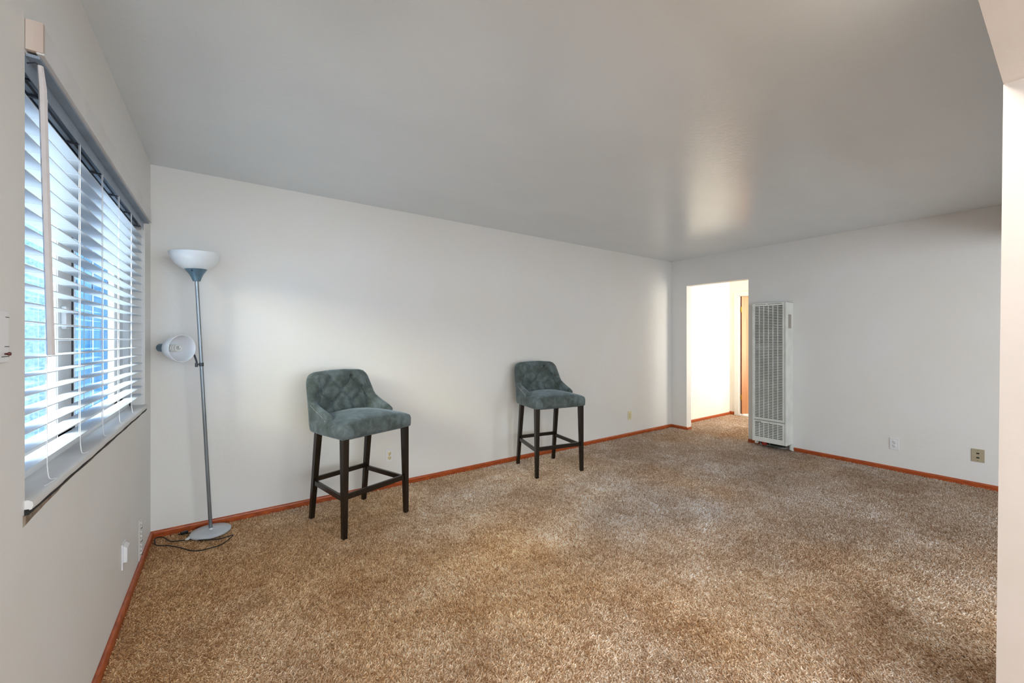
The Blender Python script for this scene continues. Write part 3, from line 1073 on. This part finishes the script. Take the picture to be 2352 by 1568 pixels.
# upper and lower grille frames
gy0, gy1 = hy0 + .022, hy1 - .016
Uz0, Uz1 = .330, HZ1
Lz0, Lz1 = HZ0, .324
ly0, ly1 = hy0 + .044, hy1 - .030
uz0, uz1, lz0, lz1 = .352, 1.686, .120, .294
for nm, z0, z1, a0, a1 in (('upper_grille_panel', Uz0, Uz1, uz0, uz1), ('lower_grille_panel', Lz0, Lz1, lz0, lz1)):
    X0, X1 = hx0, hx0 + .010
    bm = boxes(hb(X0, X1, gy0, ly0, z0, z1), hb(X0, X1, ly1, gy1, z0, z1), hb(X0, X1, ly0, ly1, a1, z1), hb(X0, X1, ly0, ly1, z0, a0))
    pn = obj(nm, bm, M['heater'], HT, bevel=.0012)
    bm = bmesh.new()
    n = int(round((a1 - a0) / .01845))
    p_ = (a1 - a0) / n
    for i in range(n):
        z = a0 + p_ * i
        # each louvre: a bent strip, leaving a dark slit above it
        y0_, y1_ = ly0 - hc.y, ly1 - hc.y
        pr = [(X0 + .001, z + .0), (X0 + .001, z + p_ * .46), (X0 + .006, z + p_ * .58), (X0 + .007, z + p_ * .54), (X0 + .0025, z + p_ * .42), (X0 + .003, z)]
        A = [bm.verts.new((a - hc.x, y0_, c - hc.z)) for a, c in pr]
        B = [bm.verts.new((a - hc.x, y1_, c - hc.z)) for a, c in pr]
        for k in range(6):
            bm.faces.new((A[k], A[(k + 1) % 6], B[(k + 1) % 6], B[k]))
    lv = obj('louvres', bm, M['heater'], pn)
    lv['kind'] = 'stuff'
    for k in range(1, 6):
        y = ly0 + (ly1 - ly0) * k / 6
        obj('grille_bar', boxes(hb(X0 - .0006, X0 + .004, y - .0035, y + .0035, a0, a1)), M['heater'], pn)
obj('inner_casing', boxes(hb(hx0 + .045, XR - .006, hy0 + .006, hy1 - .006, HZ0 + .006, HZ1 - .006)), M['heaterdark'], HT)
obj('baffle', boxes(hb(hx0 + .016, hx0 + .05, hy0 + .03, hy1 - .03, 1.165, 1.235)), M['baffle'], HT)
for y0_, y1_ in ((ly0 + .005, ly0 + .155), (ly0 + .175, ly1 - .005)):
    obj('top_slot', boxes(hb(hx0 - .0012, hx0 + .002, y0_, y1_, HZ1 - .017, HZ1 - .010)), M['heaterlabel'], HT)
obj('side_label', boxes(hb(hx0 + .04, hx0 + .12, hy0 - .0012, hy0 + .002, 1.42, 1.58)), M['heaterlabel'], cab)
obj('name_strip', boxes(hb(hx0 - .0012, hx0 + .001, ly1 - .07, ly1 - .006, .300, .307)), M['baffle'], HT)
obj('latch', tube(bmesh.new(), [(hx0 - .005 - hc.x, -.005, .305), (hx0 + .002 - hc.x, -.005, .305)], .004, 10), M['baffle'], HT)
obj('bracket', boxes(hb(XR - .05, XR - .001, hy0 - .002, hy0 + .020, -.004, HZ0), hb(XR - .05, XR - .001, hy0 - .012, hy0 + .02, -.004, .006)), M['heater'], HT, bevel=.002)
obj('bracket', boxes(hb(hx0 + .03, hx0 + .07, hy1 - .045, hy1 - .015, .035, HZ0)), M['heater'], HT, bevel=.002)
bm = bmesh.new()
lathe(bm, [(0, 0), (.026, 0), (.030, .010), (.030, .022), (.024, .030), (0, .030)], 12, Matrix.Translation((hx0 + .06 - hc.x, hy1 - .11 - hc.y, .028)))
obj('valve_knob', bm, M['red'], HT, smooth=True)
bm = bmesh.new()
tube(bm, smooth_path([(hx0 + .07 - hc.x, hy1 - .16 - hc.y, .07), (hx0 + .07 - hc.x, hy1 - .17 - hc.y, .03), (hx0 + .09 - hc.x, hy1 - .24 - hc.y, .022), (hx0 + .13 - hc.x, hy1 - .30 - hc.y, .03), (XR - .01 - hc.x, hy1 - .31 - hc.y, .04)], 8), .008, 10)
obj('gas_pipe', bm, M['pipe'], HT, smooth=True)
obj('burner_tray', boxes(hb(hx0 + .08, XR - .02, hy0 + .05, hy1 - .06, .03, HZ0)), M['heaterdark'], HT)

# ================================================================== OUTLETS AND PLATES


def outlet(loc, rz, label, plate, face, kind='duplex', w=.071, h=.116):
    """local: plate lies in x-z, faces -y"""
    t = thing('wall_outlet' if kind != 'phone' else 'cable_plate', label, 'outlet' if kind != 'phone' else 'wall plate', loc, rz)
    obj('cover_plate', boxes((-w / 2, w / 2, -.006, 0, -h / 2, h / 2)), plate, t, bevel=.0025)
    if kind == 'phone':
        for dz in (-.019, .019):
            obj('jack', boxes((-.009, .009, -.0066, -.002, dz - .006, dz + .006)), M['slot'], t)
        for dz in (-.044, .044):
            obj('screw', boxes((-.004, .004, -.0068, -.002, dz - .002, dz + .002)), M['baffle'], t)
        return t
    for dz in (-.0195, .0195):
        bm = bmesh.new()
        lathe(bm, [(0, 0), (.0165, 0), (.0165, .0035), (.015, .0045), (0, .0045)], 24, Matrix.Translation((0, -.0045, dz)) @ Matrix.Rotation(PI / 2, 4, 'X'))
        rc_ = obj('receptacle', bm, face, t, smooth=True)
        for sx, hh in ((-.0062, .0085), (.0062, .0070)):
            obj('slot', boxes((sx - .0013, sx + .0013, -.0097, -.008, dz + .002 - hh / 2 + .001, dz + .002 + hh / 2 + .001)), M['slot'], rc_)
        bm = bmesh.new()
        lathe(bm, [(0, 0), (.0024, 0), (.0024, .001), (0, .001)], 10, Matrix.Translation((0, -.0088, dz - .0088)) @ Matrix.Rotation(PI / 2, 4, 'X'))
        obj('slot', bm, M['slot'], rc_)
    bm = bmesh.new()
    lathe(bm, [(0, 0), (.003, 0), (.002, .0015), (0, .0015)], 10, Matrix.Translation((0, -.006, 0)) @ Matrix.Rotation(PI / 2, 4, 'X'))
    obj('screw', bm, M['baffle'], t, smooth=True)
    return t


outlet((1.174, YB, .271), 0, 'white outlet with ivory sockets on the long wall behind the nearer stool', M['plate'], M['ivory'])
outlet((4.449, YB, .265), 0, 'small cream outlet on the long wall near the far corner', M['ivory'], M['ivory'])
outlet((XR, 1.066, .259), -PI / 2, 'white outlet on the heater wall, left of the beige plate', M['plate'], M['plate'])
outlet((XR, .522, .270), -PI / 2, 'beige cable plate low on the heater wall by the right edge', M['beige'], M['beige'], 'phone', .078, .114)
# outlet under the window: plate with a raised cover
t = thing('wall_jack', 'white jack box low on the wall under the window', 'wall jack', (XL, 2.656, .262), PI / 2)
obj('cover_plate', boxes((-.040, .040, -.006, 0, -.060, .060)), M['plate'], t, bevel=.002)
bm = boxes((-.030, .034, -.020, -.004, -.030, .052))
for v in bm.verts:
    if v.co.z > 0 and v.co.y < -.01:
        v.co.z -= .016
obj('raised_cover', bm, M['plate'], t, bevel=.003)
# painted-over wall vent in the corner
t = thing('wall_vent', 'painted-over vent plate low on the window wall in the corner', 'vent', (XL, 3.235, .150), PI / 2)
obj('vent_plate', boxes((-.15, -.07, -.003, 0, -.115, .115)), M['wall'], t, bevel=.002)
for i in range(8):
    z = -.088 + i * .025
    f = obj('fin', boxes((-.118, -.090, -.009, -.002, z, z + .010)), M['wall'], t, bevel=.002)
    obj('fin_slot', boxes((-.112, -.096, -.0094, -.004, z - .005, z + .0005)), M['slot'] if i % 3 == 0 else M['valance'], f)
# switch plate at the left edge of the picture
t = thing('switch_plate', 'white switch plate on the window wall at the left edge', 'switch', (XL, 1.33, 1.300), PI / 2)
obj('cover_plate', boxes((-.057, .057, -.007, 0, -.057, .057)), M['plate'], t, bevel=.002)
for dz, w_ in ((.043, .040), (-.022, .036), (-.044, .020)):
    obj('groove', boxes((w_, .0575, -.0076, -.004, dz - .0008, dz + .0008)), M['slot'], t)
obj('knob', lathe(bmesh.new(), [(0, 0), (.002, 0), (.002, .003), (.0042, .006), (.0036, .009), (0, .010)], 14, Matrix.Translation((.036, -.007, -.038)) @ Matrix.Rotation(PI / 2, 4, 'X')), M['darkred'], t, smooth=True)

# ================================================================== CARPET PILE


def pile(x0, x1, y0, y1, step, name, z, hmin, hmax, seed, parent='floor'):
    r = np.random.default_rng(seed)
    nx, ny = int((x1 - x0) / step), int((y1 - y0) / step)
    gx, gy = np.meshgrid(np.arange(nx), np.arange(ny), indexing='ij')
    px = x0 + (gx.ravel() + r.random(nx * ny)) * step
    py = y0 + (gy.ravel() + r.random(nx * ny)) * step
    # leave out what no one can see from the room opening (behind the stub wall)
    n = len(px)
    h = hmin + (hmax - hmin) * r.random(n)
    # lean of the pile swirls slowly over the floor
    ang = 2.2 * np.sin(px * 1.7 + 1.3 * np.sin(py * 1.9)) + 1.6 * np.cos(py * 2.3 + px * .8) + r.normal(0, 1.6, n)
    lean = .5 + .8 * r.random(n)
    lx, ly = np.cos(ang) * h * lean, np.sin(ang) * h * lean
    w = .0032 + .0016 * r.random(n)
    rot = r.random(n) * 2 * PI
    V_ = np.zeros((n, 4, 3), np.float32)
    for k in range(3):
        V_[:, k, 0] = px + w * np.cos(rot + 2.094 * k)
        V_[:, k, 1] = py + w * np.sin(rot + 2.094 * k)
        V_[:, k, 2] = z
    V_[:, 3, 0] = px + lx
    V_[:, 3, 1] = py + ly
    V_[:, 3, 2] = z + h
    V_[:, 3, 0] = np.clip(V_[:, 3, 0], x0 + .001, x1 - .001)
    V_[:, 3, 1] = np.clip(V_[:, 3, 1], y0 + .001, y1 - .001)
    me = bpy.data.meshes.new(name)
    me.vertices.add(4 * n)
    me.vertices.foreach_set('co', V_.ravel())
    base = (np.arange(n) * 4)[:, None]
    tri = np.concatenate([base + np.array([[0, 1, 3]]), base + np.array([[1, 2, 3]]), base + np.array([[2, 0, 3]])], axis=1).ravel().astype(np.int32)
    me.loops.add(len(tri))
    me.loops.foreach_set('vertex_index', tri)
    me.polygons.add(3 * n)
    me.polygons.foreach_set('loop_start', np.arange(0, len(tri), 3, dtype=np.int32))
    me.update(calc_edges=True)
    at = me.attributes.new('tuft', 'FLOAT', 'POINT')
    tone = .50 + .92 * r.random(n) ** .8
    tv = np.stack([tone * .50, tone * .50, tone * .50, tone * 1.28], axis=1).astype(np.float32)  # roots darker than tips: shade between the tufts put into the colour
    at.data.foreach_set('value', tv.ravel())
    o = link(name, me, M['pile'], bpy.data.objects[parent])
    o['kind'] = 'stuff'
    return o


pile(XR, HX + .01, 2.2, 3.522, .0115, 'carpet_pile', FZ, .006, .0125, 5, 'floor_hall')
pile(XL + .016, XR, .17, YB - .013, .0084, 'carpet_pile', FZ, .006, .0125, 3)
